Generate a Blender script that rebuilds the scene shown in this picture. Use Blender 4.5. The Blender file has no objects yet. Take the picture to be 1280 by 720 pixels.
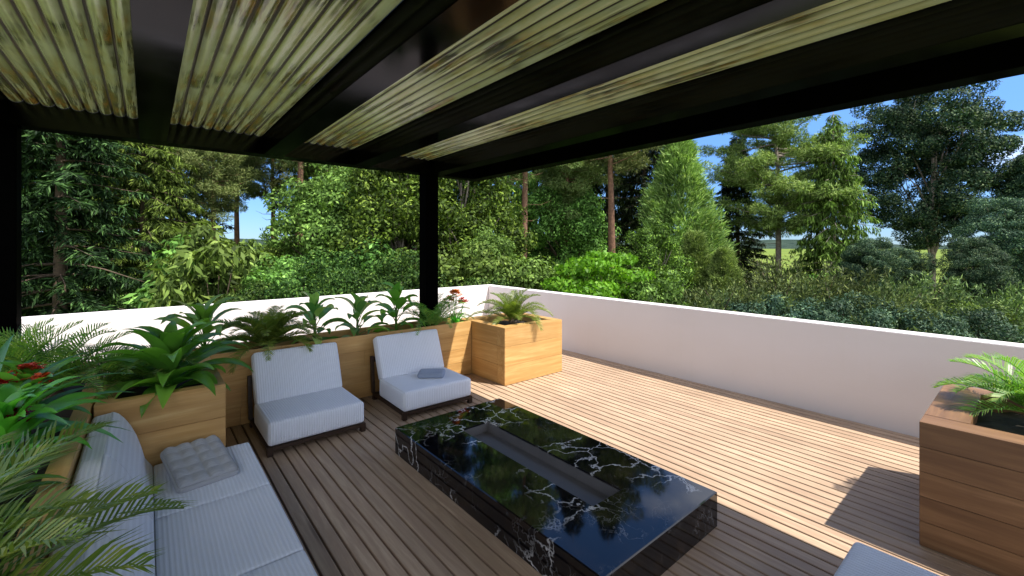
import bpy, bmesh, math, random
import numpy as np
from mathutils import Vector, Matrix
PI = math.pi
S = 1.8                                   # camera height in metres; layout below is in camera heights
sc = bpy.context.scene
C = sc.collection
GZ = -2.6                                 # garden ground below the terrace
F_PX, HZ = 546.5, 308.0
YAW = math.atan((640 - 184) / F_PX)
FWD = Vector((math.sin(YAW), math.cos(YAW), 0)); RGT = Vector((math.cos(YAW), -math.sin(YAW), 0))

# ------------------------------------------------------------------ helpers
def at(px, d, z=0.0):
    p = FWD * d + RGT * ((px - 640) / F_PX * d)
    return Vector((p.x, p.y, z))
def ztop(py, d): return S + (HZ - py) / F_PX * d

def link(name, me, mat=None, parent=None):
    o = bpy.data.objects.new(name, me); C.objects.link(o)
    if mat is not None and me is not None and len(me.materials) == 0: me.materials.append(mat)
    if parent is not None: o.parent = parent
    return o
def tag(o, label=None, cat=None, group=None, kind=None):
    if label: o['label'] = label
    if cat: o['category'] = cat
    if group: o['group'] = group
    if kind: o['kind'] = kind
    return o
def thing(name, label, cat, loc=(0, 0, 0), rz=0, group=None):
    o = bpy.data.objects.new(name, None); C.objects.link(o)
    o.empty_display_size = .2; o.location = loc; o.rotation_euler = (0, 0, rz)
    return tag(o, label, cat, group)
def dup(root, loc, rz=0, scale=1.0, label=None, group=None):
    r = root.copy(); C.objects.link(r); r.location = loc; r.rotation_euler = (0, 0, rz)
    r.scale = (scale,) * 3 if not isinstance(scale, tuple) else scale
    if label: r['label'] = label
    if group: r['group'] = group
    for ch in list(root.children):
        c = ch.copy(); C.objects.link(c); c.parent = r
        for g in list(ch.children):
            k = g.copy(); C.objects.link(k); k.parent = c
    return r

class MB:
    """collects polygons for ONE mesh"""
    def __init__(s): s.v = []; s.f = []; s.sm = []
    def add(s, v, f, smooth=False):
        n = len(s.v); s.v += [tuple(p) for p in v]
        for q in f: s.f.append(tuple(i + n for i in q)); s.sm.append(smooth)
    def box(s, x0, x1, y0, y1, z0, z1, b=0.0):
        if b <= 0:
            s.add([(x0,y0,z0),(x1,y0,z0),(x1,y1,z0),(x0,y1,z0),(x0,y0,z1),(x1,y0,z1),(x1,y1,z1),(x0,y1,z1)],
                  [(0,3,2,1),(4,5,6,7),(0,1,5,4),(1,2,6,5),(2,3,7,6),(3,0,4,7)])
            return s
        bm = bmesh.new(); bmesh.ops.create_cube(bm, size=1)
        for v in bm.verts: v.co = Vector((x0+(v.co.x+.5)*(x1-x0), y0+(v.co.y+.5)*(y1-y0), z0+(v.co.z+.5)*(z1-z0)))
        bmesh.ops.bevel(bm, geom=bm.edges[:], offset=b, segments=2, affect='EDGES')
        s.bm(bm); return s
    def bm(s, bm, smooth=False):
        bm.verts.index_update()
        s.add([v.co[:] for v in bm.verts], [[v.index for v in f.verts] for f in bm.faces], smooth); bm.free(); return s
    def tube(s, pts, rad, n=7, cap=True):
        pts = [Vector(p) for p in pts]
        if not hasattr(rad, '__len__'): rad = [rad] * len(pts)
        vs = []; fs = []
        for i, p in enumerate(pts):
            t = (pts[min(i+1, len(pts)-1)] - pts[max(i-1, 0)]).normalized()
            a = t.cross(Vector((0, .13, 1)) if abs(t.z) < .9 else Vector((1, .1, 0))).normalized(); b = t.cross(a)
            for k in range(n):
                an = 2*PI*k/n; vs.append(p + (a*math.cos(an) + b*math.sin(an)) * rad[i])
        for i in range(len(pts)-1):
            for k in range(n):
                fs.append((i*n+k, i*n+(k+1) % n, (i+1)*n+(k+1) % n, (i+1)*n+k))
        if cap: fs.append(tuple(range((len(pts)-1)*n, len(pts)*n)))
        s.add(vs, fs, True); return s
    def build(s, name, mat, parent=None):
        me = bpy.data.meshes.new(name); me.from_pydata(s.v, [], s.f); me.update()
        me.polygons.foreach_set('use_smooth', s.sm)
        return link(name, me, mat, parent)

def rounded(w, d, h, r, puff=0.0, res=.03, tuft=None):
    """rounded, slightly stuffed box centred on x,y, bottom at z=0, as a bmesh"""
    bm = bmesh.new()
    def lin(a):
        n = max(3, int(a / res)); inner = [(-a/2 + r) + (a - 2*r) * i / n for i in range(n+1)]
        e = [r * (1 - math.cos(t*PI/8)) for t in range(4)]
        return [-a/2 + q for q in e] + inner + [a/2 - q for q in reversed(e)]
    X, Y, Z = lin(w), lin(d), lin(h)
    cache = {}
    def vert(x, y, z):
        k = (round(x, 5), round(y, 5), round(z, 5))
        if k in cache: return cache[k]
        c = Vector((max(-w/2+r, min(w/2-r, x)), max(-d/2+r, min(d/2-r, y)), max(-h/2+r, min(h/2-r, z))))
        q = Vector((x, y, z)) - c
        if q.length > 1e-7: q = q.normalized() * r
        p = c + q
        if puff:
            fx, fy = 1 - (2*x/w)**2, 1 - (2*y/d)**2
            if z > 0: p.z += puff * (max(fx, 0)**.5) * (max(fy, 0)**.5)
            p.y += puff*.5 * (1 if y > 0 else -1) * max(1-(2*z/h)**2, 0) * (abs(2*y/d)**6) * max(fx, 0)**.5
            p.x += puff*.5 * (1 if x > 0 else -1) * max(1-(2*z/h)**2, 0) * (abs(2*x/w)**6) * max(fy, 0)**.5
        if tuft:
            nx, ny, a = tuft
            g = abs(math.sin(nx*PI*(x/w+.5))) ** .6 * abs(math.sin(ny*PI*(y/d+.5))) ** .6
            p.z += a * (g - .5) * (1 if z > 0 else -1) * (abs(2*z/h) ** 3)
        cache[k] = bm.verts.new(p + Vector((0, 0, h/2))); return cache[k]
    def sheet(A, B, fn):
        for i in range(len(A)-1):
            for j in range(len(B)-1):
                try: bm.faces.new((fn(A[i],B[j]), fn(A[i+1],B[j]), fn(A[i+1],B[j+1]), fn(A[i],B[j+1])))
                except ValueError: pass
    sheet(X, Y, lambda a, b: vert(a, b, h/2)); sheet(Y, X, lambda a, b: vert(b, a, -h/2))
    sheet(X, Z, lambda a, b: vert(a, -d/2, b)); sheet(Z, X, lambda a, b: vert(b, d/2, a))
    sheet(Y, Z, lambda a, b: vert(w/2, a, b)); sheet(Z, Y, lambda a, b: vert(-w/2, b, a))
    bmesh.ops.recalc_face_normals(bm, faces=bm.faces[:])
    return bm

# ------------------------------------------------------------------ materials
class NT:
    def __init__(s, name):
        s.m = bpy.data.materials.new(name); s.m.use_nodes = True; s.t = s.m.node_tree; s.t.nodes.clear()
        s.out = s.n('ShaderNodeOutputMaterial')
    def n(s, typ, ins=None, **kw):
        x = s.t.nodes.new(typ)
        for k, v in kw.items(): setattr(x, k, v)
        for k, v in (ins or {}).items():
            if isinstance(v, bpy.types.NodeSocket): s.t.links.new(v, x.inputs[k])
            else: x.inputs[k].default_value = v
        return x
    def l(s, a, b): s.t.links.new(a, b)
    def coord(s, scale=(1, 1, 1), loc=(0, 0, 0), kind='Object', rnd=None):
        c = s.n('ShaderNodeTexCoord'); mp = s.n('ShaderNodeMapping', {'Vector': c.outputs[kind], 'Scale': scale, 'Location': loc})
        if rnd is not None:
            cx = s.n('ShaderNodeCombineXYZ', {0: rnd, 1: rnd, 2: rnd}); m = s.n('ShaderNodeVectorMath', {0: cx.outputs[0], 1: (37, 91, 53)}, operation='MULTIPLY')
            ad = s.n('ShaderNodeVectorMath', {0: mp.outputs[0], 1: m.outputs[0]}, operation='ADD'); return ad.outputs[0]
        return mp.outputs[0]
    def noise(s, vec, scale=5, detail=4, rough=.55, dist=0):
        return s.n('ShaderNodeTexNoise', {'Vector': vec, 'Scale': scale, 'Detail': detail, 'Roughness': rough, 'Distortion': dist}).outputs[0]
    def ramp(s, fac, stops, interp='LINEAR'):
        r = s.n('ShaderNodeValToRGB', {0: fac}); e = r.color_ramp; e.interpolation = interp
        while len(e.elements) < len(stops): e.elements.new(.5)
        for el, (p, c) in zip(e.elements, stops):
            el.position = p; el.color = (*c, 1) if hasattr(c, '__len__') else (c, c, c, 1)
        return r.outputs[0]
    def mix(s, fac, a, b, mode='MIX'):
        m = s.n('ShaderNodeMix', data_type='RGBA', blend_type=mode)
        for i, v in ((0, fac), (6, a), (7, b)):
            if isinstance(v, bpy.types.NodeSocket): s.l(v, m.inputs[i])
            else: m.inputs[i].default_value = (*v, 1) if hasattr(v, '__len__') and len(v) == 3 else v
        return m.outputs[2]
    def math(s, op, a, b=0.0):
        m = s.n('ShaderNodeMath', operation=op)
        for i, v in ((0, a), (1, b)):
            if isinstance(v, bpy.types.NodeSocket): s.l(v, m.inputs[i])
            else: m.inputs[i].default_value = v
        return m.outputs[0]
    def bump(s, h, strength=.3, dist=.01):
        return s.n('ShaderNodeBump', {'Height': h, 'Strength': strength, 'Distance': dist}).outputs[0]
    def pbr(s, color, rough=.5, normal=None, **kw):
        ins = {'Base Color': color if isinstance(color, bpy.types.NodeSocket) else (*color, 1), 'Roughness': rough}
        if normal is not None: ins['Normal'] = normal
        ins.update(kw)
        p = s.n('ShaderNodeBsdfPrincipled', ins); s.l(p.outputs[0], s.out.inputs[0]); return p

def wood_mat(name, dark, mid, light, axis, rough=.55, gscale=1.0, spec=.4, seams=0.25):
    """grain runs along axis; every plank (mesh island) gets its own piece of timber"""
    k = NT(name)
    rnd = k.n('ShaderNodeNewGeometry').outputs['Random Per Island']
    long_, cross = .9*gscale, 14*gscale
    sca = {'x': (long_, cross, cross), 'y': (cross, long_, cross)}[axis]
    v = k.coord(sca, rnd=rnd)
    g1 = k.noise(v, 1.0, 5, .6, 1.6)
    v2 = k.coord(tuple(q*4.5 for q in sca), rnd=rnd)
    g2 = k.noise(v2, 1.0, 3, .6, .4)
    col = k.ramp(g1, [(.3, dark), (.48, mid), (.68, light)])
    col = k.mix(k.ramp(g2, [(.42, .55), (.6, 0.0)]), col, dark)
    blot = k.noise(k.coord((1.7, 1.7, 1.7)), 1.0, 3, .5)
    col = k.mix(k.ramp(blot, [(.35, .35), (.62, 0.0)]), col, tuple(c*.62 for c in mid))
    kn = k.n('ShaderNodeTexVoronoi', {'Vector': k.coord(tuple(q*.42 for q in sca), rnd=rnd), 'Scale': 1.0}).outputs[0]
    col = k.mix(k.ramp(kn, [(.03, .75), (.1, 0.0)]), col, tuple(c*.4 for c in dark))
    tint = k.ramp(rnd, [(0, 1-seams), (.5, 1.0), (1, 1+seams*.45)])
    col = k.mix(1.0, col, tint, 'MULTIPLY')
    r = k.ramp(g2, [(.3, rough-.08), (.7, rough+.12)])
    k.pbr(col, r, k.bump(g2, .25, .004), **{'Specular IOR Level': spec})
    return k.m

def fabric_mat(name, col, axis='x', pitch=.019, strength=.5, checks=False):
    k = NT(name)
    sp = k.n('ShaderNodeSeparateXYZ', {0: k.coord()})
    ax = sp.outputs[{'x': 0, 'y': 1, 'z': 2}[axis]]
    s1 = k.math('SINE', k.math('MULTIPLY', ax, 2*PI/pitch))
    fine = k.noise(k.coord((1, 1, 1)), 420, 2, .6)
    big = k.noise(k.coord((1, 1, 1)), 3.5, 3, .5)
    h = k.math('ADD', s1, k.math('MULTIPLY', fine, 1.5))
    c = k.mix(k.ramp(s1, [(0, .3), (.4, 0.0)]), col, tuple(q*.7 for q in col))
    c = k.mix(k.ramp(big, [(.35, .18), (.65, 0.0)]), c, tuple(q*.86 for q in col))
    k.pbr(c, .92, k.bump(h, strength, .004), **{'Specular IOR Level': .2, 'Sheen Weight': .15})
    return k.m

def leaf_mat(name, c1, c2, trans=.35, rough=.5, c3=None, spec=.35, vein=False):
    """individual leaves differ in colour; light shines through them"""
    k = NT(name)
    geo = k.n('ShaderNodeNewGeometry'); rnd = geo.outputs['Random Per Island']
    orn = k.n('ShaderNodeObjectInfo').outputs['Random']
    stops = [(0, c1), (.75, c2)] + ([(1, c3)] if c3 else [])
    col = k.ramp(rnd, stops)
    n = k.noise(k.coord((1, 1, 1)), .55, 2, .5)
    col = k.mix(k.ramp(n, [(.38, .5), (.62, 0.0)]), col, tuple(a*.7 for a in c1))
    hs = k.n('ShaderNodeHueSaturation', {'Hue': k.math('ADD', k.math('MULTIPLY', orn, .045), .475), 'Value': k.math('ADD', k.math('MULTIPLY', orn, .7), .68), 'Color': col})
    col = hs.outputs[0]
    p = k.n('ShaderNodeBsdfPrincipled', {'Base Color': col, 'Roughness': rough, 'Specular IOR Level': spec})
    tcol = k.mix(1.0, col, (1.25, 1.35, .55), 'MULTIPLY')
    tr = k.n('ShaderNodeBsdfTranslucent', {'Color': tcol})
    mx = k.n('ShaderNodeMixShader', {0: trans, 1: p.outputs[0], 2: tr.outputs[0]})
    k.l(mx.outputs[0], k.out.inputs[0]); return k.m

M = {}
M['deck'] = wood_mat('deck_wood', (.32, .215, .145), (.435, .31, .21), (.515, .385, .265), 'y', .55, 1.0, .25, .13)
M['clad_x'] = wood_mat('planter_wood_x', (.42, .225, .07), (.55, .325, .115), (.62, .40, .16), 'x', .5, .55, .4, .12)
M['clad_y'] = wood_mat('planter_wood_y', (.42, .225, .07), (.55, .325, .115), (.62, .40, .16), 'y', .5, .55, .4, .12)
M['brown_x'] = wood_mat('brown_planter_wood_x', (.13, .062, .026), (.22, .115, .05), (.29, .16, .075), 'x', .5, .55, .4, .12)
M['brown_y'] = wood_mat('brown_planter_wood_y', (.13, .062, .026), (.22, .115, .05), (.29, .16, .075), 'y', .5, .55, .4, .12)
M['frame'] = wood_mat('dark_chair_wood', (.018, .009, .005), (.04, .02, .011), (.06, .032, .018), 'x', .4, 1.5, .4, .1)
M['fabric'] = fabric_mat('white_rib_fabric', (.70, .735, .81), 'x', .021, .45)
M['fabric_plain'] = fabric_mat('white_plain_fabric', (.72, .745, .80), 'y', .009, .25)
M['fabric_grey'] = fabric_mat('grey_tufted_fabric', (.36, .37, .39), 'x', .011, .3)
M['fabric_blue'] = fabric_mat('bluegrey_fabric', (.25, .30, .40), 'x', .012, .3)

def _black():
    k = NT('black_steel'); n = k.noise(k.coord((1, 1, 1)), 3, 3, .5)
    bp = k.bump(k.noise(k.coord((1, 1, 1)), 2.2, 1, .4), .1, .01)
    d = k.n('ShaderNodeBsdfDiffuse', {'Color': (.0016, .0016, .0018, 1)})
    g = k.n('ShaderNodeBsdfGlossy', {'Color': (.9, .9, 1, 1), 'Roughness': k.ramp(n, [(.3, .08), (.7, .16)]), 'Normal': bp})
    m = k.n('ShaderNodeMixShader', {0: .032, 1: d.outputs[0], 2: g.outputs[0]}); k.l(m.outputs[0], k.out.inputs[0]); return k.m
M['black'] = _black()
def _stucco():
    k = NT('white_render'); v = k.coord((1, 1, 1))
    n = k.noise(v, 90, 4, .6); b = k.noise(k.coord((.8, .8, 2.2)), 1.4, 4, .55)
    drip = k.noise(k.coord((9, 9, .55)), 1.0, 3, .6)
    c = k.mix(k.ramp(b, [(.35, .25), (.7, 0.0)]), (.68, .645, .635), (.60, .56, .545))
    c = k.mix(k.ramp(drip, [(.58, 0.0), (.8, .22)]), c, (.62, .59, .55))
    k.pbr(c, .85, k.bump(n, .25, .004), **{'Specular IOR Level': .2}); return k.m
M['stucco'] = _stucco()
def _marble():
    k = NT('black_marble'); v = k.coord((1, 1, 1))
    w = k.n('ShaderNodeTexNoise', {'Vector': v, 'Scale': 2.6, 'Detail': 5, 'Roughness': .6}).outputs[1]
    dv = k.n('ShaderNodeVectorMath', {0: w, 1: (.5, .5, .5)}, operation='SUBTRACT')
    dv = k.n('ShaderNodeVectorMath', {0: dv.outputs[0], 'Scale': .55}, operation='SCALE')
    pv = k.n('ShaderNodeVectorMath', {0: v, 1: dv.outputs[0]}, operation='ADD').outputs[0]
    def vein(scale, wid):
        d = k.n('ShaderNodeTexVoronoi', {'Vector': pv, 'Scale': scale}, feature='DISTANCE_TO_EDGE').outputs[0]
        return k.ramp(d, [(0, 1.0), (wid*.4, .55), (wid, 0.0)])
    mask = k.ramp(k.noise(k.coord((1, 1, 1), (3.1, 7.7, 2)), 1.5, 2, .6), [(.47, 0.0), (.58, 1.0)])
    mask2 = k.ramp(k.noise(k.coord((1, 1, 1), (1.3, 2.7, 5)), 2.6, 3, .6), [(.48, 0.0), (.66, .22)])
    f = k.math('MAXIMUM', k.math('MULTIPLY', vein(3.7, .034), mask), k.math('MULTIPLY', vein(9, .04), mask2))
    base = k.mix(k.ramp(k.noise(pv, 5, 4, .6), [(.5, 0.0), (.75, 1.0)]), (.0035, .0035, .005), (.022, .014, .009))
    c = k.mix(f, base, (.62, .60, .58))
    k.pbr(c, .04, **{'Specular IOR Level': .42}); return k.m
M['marble'] = _marble()
def _plain(name, c, r, var=.25, sc_=12, **kw):
    k = NT(name); n = k.noise(k.coord((1, 1, 1)), sc_, 4, .6)
    k.pbr(k.mix(k.ramp(n, [(.35, 1.0), (.65, 0.0)]), c, tuple(q*(1-var) for q in c)), r, k.bump(n, .15, .005), **kw); return k.m
M['black_post'] = _plain('matt_black_steel', (.0012, .0012, .0013), .5, .2, 12, **{'Specular IOR Level': .02, 'IOR': 1.1})
M['tray'] = _plain('grey_tray_steel', (.105, .10, .10), .5, .12, 6)
M['soil'] = _plain('planter_soil', (.028, .02, .014), .95, .6, 30)
M['under'] = _plain('deck_underlay', (.02, .015, .012), .95)
M['bark'] = _plain('brown_bark', (.115, .078, .052), .9, .5, 9)
M['bark_red'] = _plain('red_bark', (.22, .115, .068), .9, .45, 6)
M['bark_grey'] = _plain('grey_bark', (.27, .225, .185), .9, .5, 8)
def _panel():
    k = NT('dirty_corrugated_plastic'); sep = k.n('ShaderNodeSeparateXYZ', {0: k.coord()})
    yl = sep.outputs[1]; gz = sep.outputs[2]      # local: y = 0 at the far end, z = 0 in the grooves, negative on the bellies
    groove = k.ramp(k.math('ADD', gz, .030), [(.008, 0.0), (.018, .35), (.021, .6)])
    streak = k.noise(k.coord((34, 1.3, 0)), 1.0, 4, .65, .4)
    end = k.ramp(k.math('MULTIPLY', yl, -.7), [(0.0, 1.0), (.5, .9), (1.0, 0.0)])
    pat = k.ramp(k.noise(k.coord((1.0, .8, 0)), 1.7, 3, .6), [(.47, 0.0), (.6, 1.0)])
    where = k.math('MAXIMUM', end, k.math('MULTIPLY', pat, .95))
    moss = k.math('MULTIPLY', k.ramp(streak, [(.43, 0.0), (.53, 1.0)]), where)
    blot = k.noise(k.coord((9, 3, 0)), 1.0, 4, .6)
    col = k.mix(k.ramp(blot, [(.4, 0.0), (.65, 1.0)]), (.20, .225, .115), (.175, .185, .07))
    col = k.mix(k.math('MULTIPLY', groove, .95), col, (.030, .016, .006))
    col = k.mix(k.math('MULTIPLY', moss, .93), col, k.ramp(blot, [(.38, (.012, .011, .006)), (.52, (.045, .045, .008)), (.68, (.13, .065, .008))]))
    p = k.n('ShaderNodeBsdfPrincipled', {'Base Color': col, 'Roughness': .17, 'Normal': k.bump(k.noise(k.coord((60, 8, 1)), 1.0, 2, .5), .35, .004)})
    tr = k.n('ShaderNodeBsdfTranslucent', {'Color': col})
    mx = k.n('ShaderNodeMixShader', {0: .15, 1: p.outputs[0], 2: tr.outputs[0]}); k.l(mx.outputs[0], k.out.inputs[0]); return k.m
M['panel'] = _panel()
def _groove():
    k = NT('groove_grime'); n = k.noise(k.coord((20, 2, 1)), 1.0, 4, .6)
    k.pbr(k.ramp(n, [(.35, (.012, .008, .004)), (.55, (.045, .024, .008)), (.7, (.11, .075, .03))]), .5); return k.m
M['groove'] = _groove()
def _field():
    k = NT('meadow'); n = k.noise(k.coord((1, 1, 1)), .05, 6, .6); n2 = k.noise(k.coord((1, 1, 1)), 2.2, 4, .7)
    c = k.ramp(n, [(.3, (.10, .15, .022)), (.55, (.15, .20, .03)), (.75, (.20, .22, .05))])
    c = k.mix(k.ramp(n2, [(.4, .35), (.65, 0.0)]), c, (.07, .11, .02)); k.pbr(c, .95, k.bump(n2, .6, .1), **{'Specular IOR Level': .1}); return k.m
M['field'] = _field()
def _hill():
    k = NT('far_forest'); n = k.noise(k.coord((1, 1, 1)), .03, 6, .7)
    k.pbr(k.ramp(n, [(.3, (.02, .035, .03)), (.7, (.055, .08, .06))]), 1.0, k.bump(n, 1, 8), **{'Specular IOR Level': 0}); return k.m
M['hill'] = _hill()

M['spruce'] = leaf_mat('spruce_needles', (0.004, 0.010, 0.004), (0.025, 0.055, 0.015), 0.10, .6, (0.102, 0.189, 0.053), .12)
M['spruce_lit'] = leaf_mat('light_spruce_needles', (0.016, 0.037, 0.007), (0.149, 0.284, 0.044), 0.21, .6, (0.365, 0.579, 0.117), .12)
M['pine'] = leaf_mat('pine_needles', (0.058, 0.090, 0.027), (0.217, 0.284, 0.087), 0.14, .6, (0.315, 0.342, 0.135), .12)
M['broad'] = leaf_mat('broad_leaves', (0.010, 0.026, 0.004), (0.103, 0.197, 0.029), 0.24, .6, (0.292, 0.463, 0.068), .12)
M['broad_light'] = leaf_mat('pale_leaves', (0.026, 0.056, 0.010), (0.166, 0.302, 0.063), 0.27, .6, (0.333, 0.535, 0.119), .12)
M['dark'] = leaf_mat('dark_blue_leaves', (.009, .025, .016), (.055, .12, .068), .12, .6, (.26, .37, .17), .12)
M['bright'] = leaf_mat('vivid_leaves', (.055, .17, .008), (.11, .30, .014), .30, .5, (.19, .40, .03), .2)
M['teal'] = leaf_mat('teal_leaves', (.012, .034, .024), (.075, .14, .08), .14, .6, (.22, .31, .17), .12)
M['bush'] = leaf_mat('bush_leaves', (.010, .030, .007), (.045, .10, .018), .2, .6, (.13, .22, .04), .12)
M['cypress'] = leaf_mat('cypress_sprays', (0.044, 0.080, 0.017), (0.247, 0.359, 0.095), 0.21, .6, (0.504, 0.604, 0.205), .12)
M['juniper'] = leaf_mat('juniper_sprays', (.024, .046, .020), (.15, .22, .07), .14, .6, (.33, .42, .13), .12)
M['plant'] = leaf_mat('glossy_plant_leaves', (0.091, 0.284, 0.043), (0.177, 0.476, 0.062), .5, .3, (0.258, 0.595, 0.084), .5)
M['plant_blue'] = leaf_mat('bluegreen_straps', (0.067, 0.246, 0.128), (0.152, 0.433, 0.218), .4, .38, (0.274, 0.549, 0.282), .5)
M['plant_pale'] = leaf_mat('variegated_leaves', (0.090, 0.225, 0.063), (0.192, 0.383, 0.095), .5, .32, (0.614, 0.742, 0.210), .5)
M['cycad'] = leaf_mat('cycad_fronds', (0.082, 0.189, 0.044), (0.162, 0.303, 0.053), .4, .38, (0.323, 0.405, 0.072), .45)
M['cycad_pale'] = leaf_mat('pale_cycad_fronds', (0.108, 0.221, 0.039), (0.228, 0.357, 0.058), .42, .38, (0.384, 0.441, 0.098), .45)
M['flower_o'] = leaf_mat('orange_petals', (.42, .07, .015), (.60, .12, .02), .3, .5, (.70, .20, .04))
M['flower_r'] = leaf_mat('red_petals', (.38, .018, .010), (.52, .03, .015), .25, .5, (.60, .07, .03))

# ------------------------------------------------------------------ leaf clouds (numpy)
def unit(a): return a / (np.linalg.norm(a, axis=1, keepdims=True) + 1e-9)
class Leaves:
    def __init__(s, seed): s.r = np.random.default_rng(seed); s.P = []; s.D = []; s.L = []; s.W = []; s.N = []
    def add(s, P, D, L, W, N=None):
        P = np.asarray(P, float); n = len(P)
        if n == 0: return
        s.P.append(P); s.D.append(np.asarray(D, float)); s.L.append(np.broadcast_to(L, n).astype(float)); s.W.append(np.broadcast_to(W, n).astype(float))
        s.N.append(np.asarray(N, float) if N is not None else s.r.normal(size=(n, 3)))
    def mesh(s, name):
        P = np.concatenate(s.P); D = unit(np.concatenate(s.D)); L = np.concatenate(s.L)[:, None]; W = np.concatenate(s.W)[:, None]; N = np.concatenate(s.N)
        T = unit(np.cross(D, N)); U = np.cross(T, D); n = len(P)
        v = np.empty((n, 4, 3))
        v[:, 0] = P; v[:, 1] = P + D*L*.45 + T*W*.5 + U*W*.12; v[:, 2] = P + D*L - U*L*.08; v[:, 3] = P + D*L*.45 - T*W*.5 + U*W*.12
        me = bpy.data.meshes.new(name)
        me.vertices.add(n*4); me.vertices.foreach_set('co', v.ravel())
        me.loops.add(n*4); me.loops.foreach_set('vertex_index', np.arange(n*4, dtype=np.int32))
        me.polygons.add(n); me.polygons.foreach_set('loop_start', np.arange(0, n*4, 4, dtype=np.int32)); me.polygons.foreach_set('loop_total', np.full(n, 4, dtype=np.int32))
        me.update(calc_edges=True); return me

def finish(root, lv, tr, leafm, barkm, crown='crown'):
    link(crown, lv.mesh(crown), leafm, root)
    if tr.v: tr.build('trunk', barkm, root)
    return root

def spruce(root, h, r, seed, leafm, bark, droop=.35, start=.04, hang=.5, dens=1.0, tl=.34):
    R = np.random.default_rng(seed); lv = Leaves(seed+1); tr = MB()
    tr.tube([(0, 0, 0), (.03*h*.1, 0, h*.5), (0, .02, h)], [h*.016, h*.010, .01])
    z = start*h
    while z < h*.985:
        q = z/h; bl = r * (1-q)**.85 * R.uniform(.72, 1.12) + .12
        nb = int(R.integers(5, 8))
        a0 = R.uniform(0, 6.28)
        for b in range(nb):
            a = a0 + b*2*PI/nb + R.uniform(-.3, .3); L = bl*R.uniform(.7, 1.15)
            o = np.array([math.cos(a), math.sin(a), 0.]); side = np.array([-o[1], o[0], 0.])
            up = .35*q + .05 - R.uniform(0, .12)
            def pt(t): return np.array([0, 0, z])[None] + o[None]*(L*t)[:, None] + np.array([0, 0, 1.])[None]*((up*L*t - droop*L*t**1.7 + .12*L*np.maximum(t-.7, 0)))[:, None]
            n = max(5, int(L/.085*dens)); t = R.uniform(.12, 1, n)**.75
            p = pt(t); sgn = R.choice([-1, 1], n)
            tw = tl*R.uniform(.55, 1.2, n)*(1.15-.55*t)*min(1, .5+L/2.2)
            d = side[None]*(sgn*.75)[:, None] + o[None]*(R.uniform(.25, .9, n))[:, None] + np.array([0, 0, -1.])[None]*(hang*R.uniform(.3, 1.5, n))[:, None]
            lv.add(p, d, tw*1.25, tw*.15, R.normal(size=(n, 3))*.5+np.array([0, 0, 1.]))
            p2 = p + unit(d)*(tw*R.uniform(.25, .8, n))[:, None]
            for _ in range(4):
                d2 = d + R.normal(size=(n, 3))*.55 + np.array([0, 0, -.35*hang])
                lv.add(p2, d2, tw*.7, tw*.12, R.normal(size=(n, 3))*.6+np.array([0, 0, 1.]))
            if R.random() < .6:
                tt = np.linspace(0, .95, 5); tr.tube(pt(tt), list(np.linspace(.012+.010*L, .006, 5)), 4, False)
        z += max(.16, bl*.16)*R.uniform(.8, 1.2)
    return finish(root, lv, tr, leafm, bark)

def clump(lv, R, c, rad, n, L, W, flat=.8, outward=.8, down=0.0):
    """leaves over and inside one uneven foliage clump"""
    d = unit(R.normal(size=(n, 3))); rr = rad * R.uniform(.5, 1.0, n)**.5
    p = np.asarray(c)[None] + d*rr[:, None]*np.array([1, 1, flat])[None]
    dd = (d*outward + R.normal(size=(n, 3))*.6 if outward >= 1 else np.cross(d, R.normal(size=(n, 3))) + d*.35 + R.normal(size=(n, 3))*.25) + np.array([0, 0, -down])[None]
    lv.add(p, dd, L*R.uniform(.6, 1.25, n), W*R.uniform(.7, 1.2, n), d + R.normal(size=(n, 3))*.32 + np.array([0, 0, .15]))

def pine(root, h, r, seed, leafm, bark, bare=.45, ncl=70, per=190, sparse=.9, lean=.03, needle=.22):
    R = np.random.default_rng(seed); lv = Leaves(seed+1); tr = MB()
    bend = R.uniform(-1, 1, 2)*lean*h
    def tk(q): return np.array([bend[0]*q*q + .05*math.sin(q*9), bend[1]*q*q, h*q])
    tr.tube([tk(q) for q in np.linspace(0, 1, 9)], list(np.linspace(h*.015, h*.003, 9)), 8)
    for i in range(ncl):
        q = bare + (1-bare)*(i+R.uniform(0, 1))/ncl; b = tk(q*.985)
        prof = min(1, (1-q)*3.2+.15) * (.6+.4*min(1, (q-bare)*6+.2))
        L = r*prof*R.uniform(.35, 1.05); a = R.uniform(0, 6.28)
        rise = R.uniform(-.12, .45)*(.5+q)
        e = b + np.array([math.cos(a)*L, math.sin(a)*L, L*rise]); m = (b+e)/2 + np.array([0, 0, -.06*L])
        tr.tube([b, m, e], [.012+.012*L, .012+.006*L, .008], 5, False)
        k = max(2, int(L*2.2*sparse))
        for t in np.linspace(.4, 1.02, k):
            c = b*(1-t)+e*t + R.normal(size=3)*.16*np.array([1, 1, .6])
            clump(lv, R, c, R.uniform(.26, .52), int(per*R.uniform(.25, .55)), needle, needle*.17, .6, 1.0)
    for i in range(9):      # dead snags on the bare trunk
        q = R.uniform(.2, bare+.15); b = tk(q); a = R.uniform(0, 6.28); L = r*R.uniform(.15, .5)
        tr.tube([b, b+np.array([math.cos(a)*L*.6, math.sin(a)*L*.6, -.03*L]), b+np.array([math.cos(a)*L, math.sin(a)*L, .12*L])], [.022, .014, .005], 4, False)
    return finish(root, lv, tr, leafm, bark)

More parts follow.
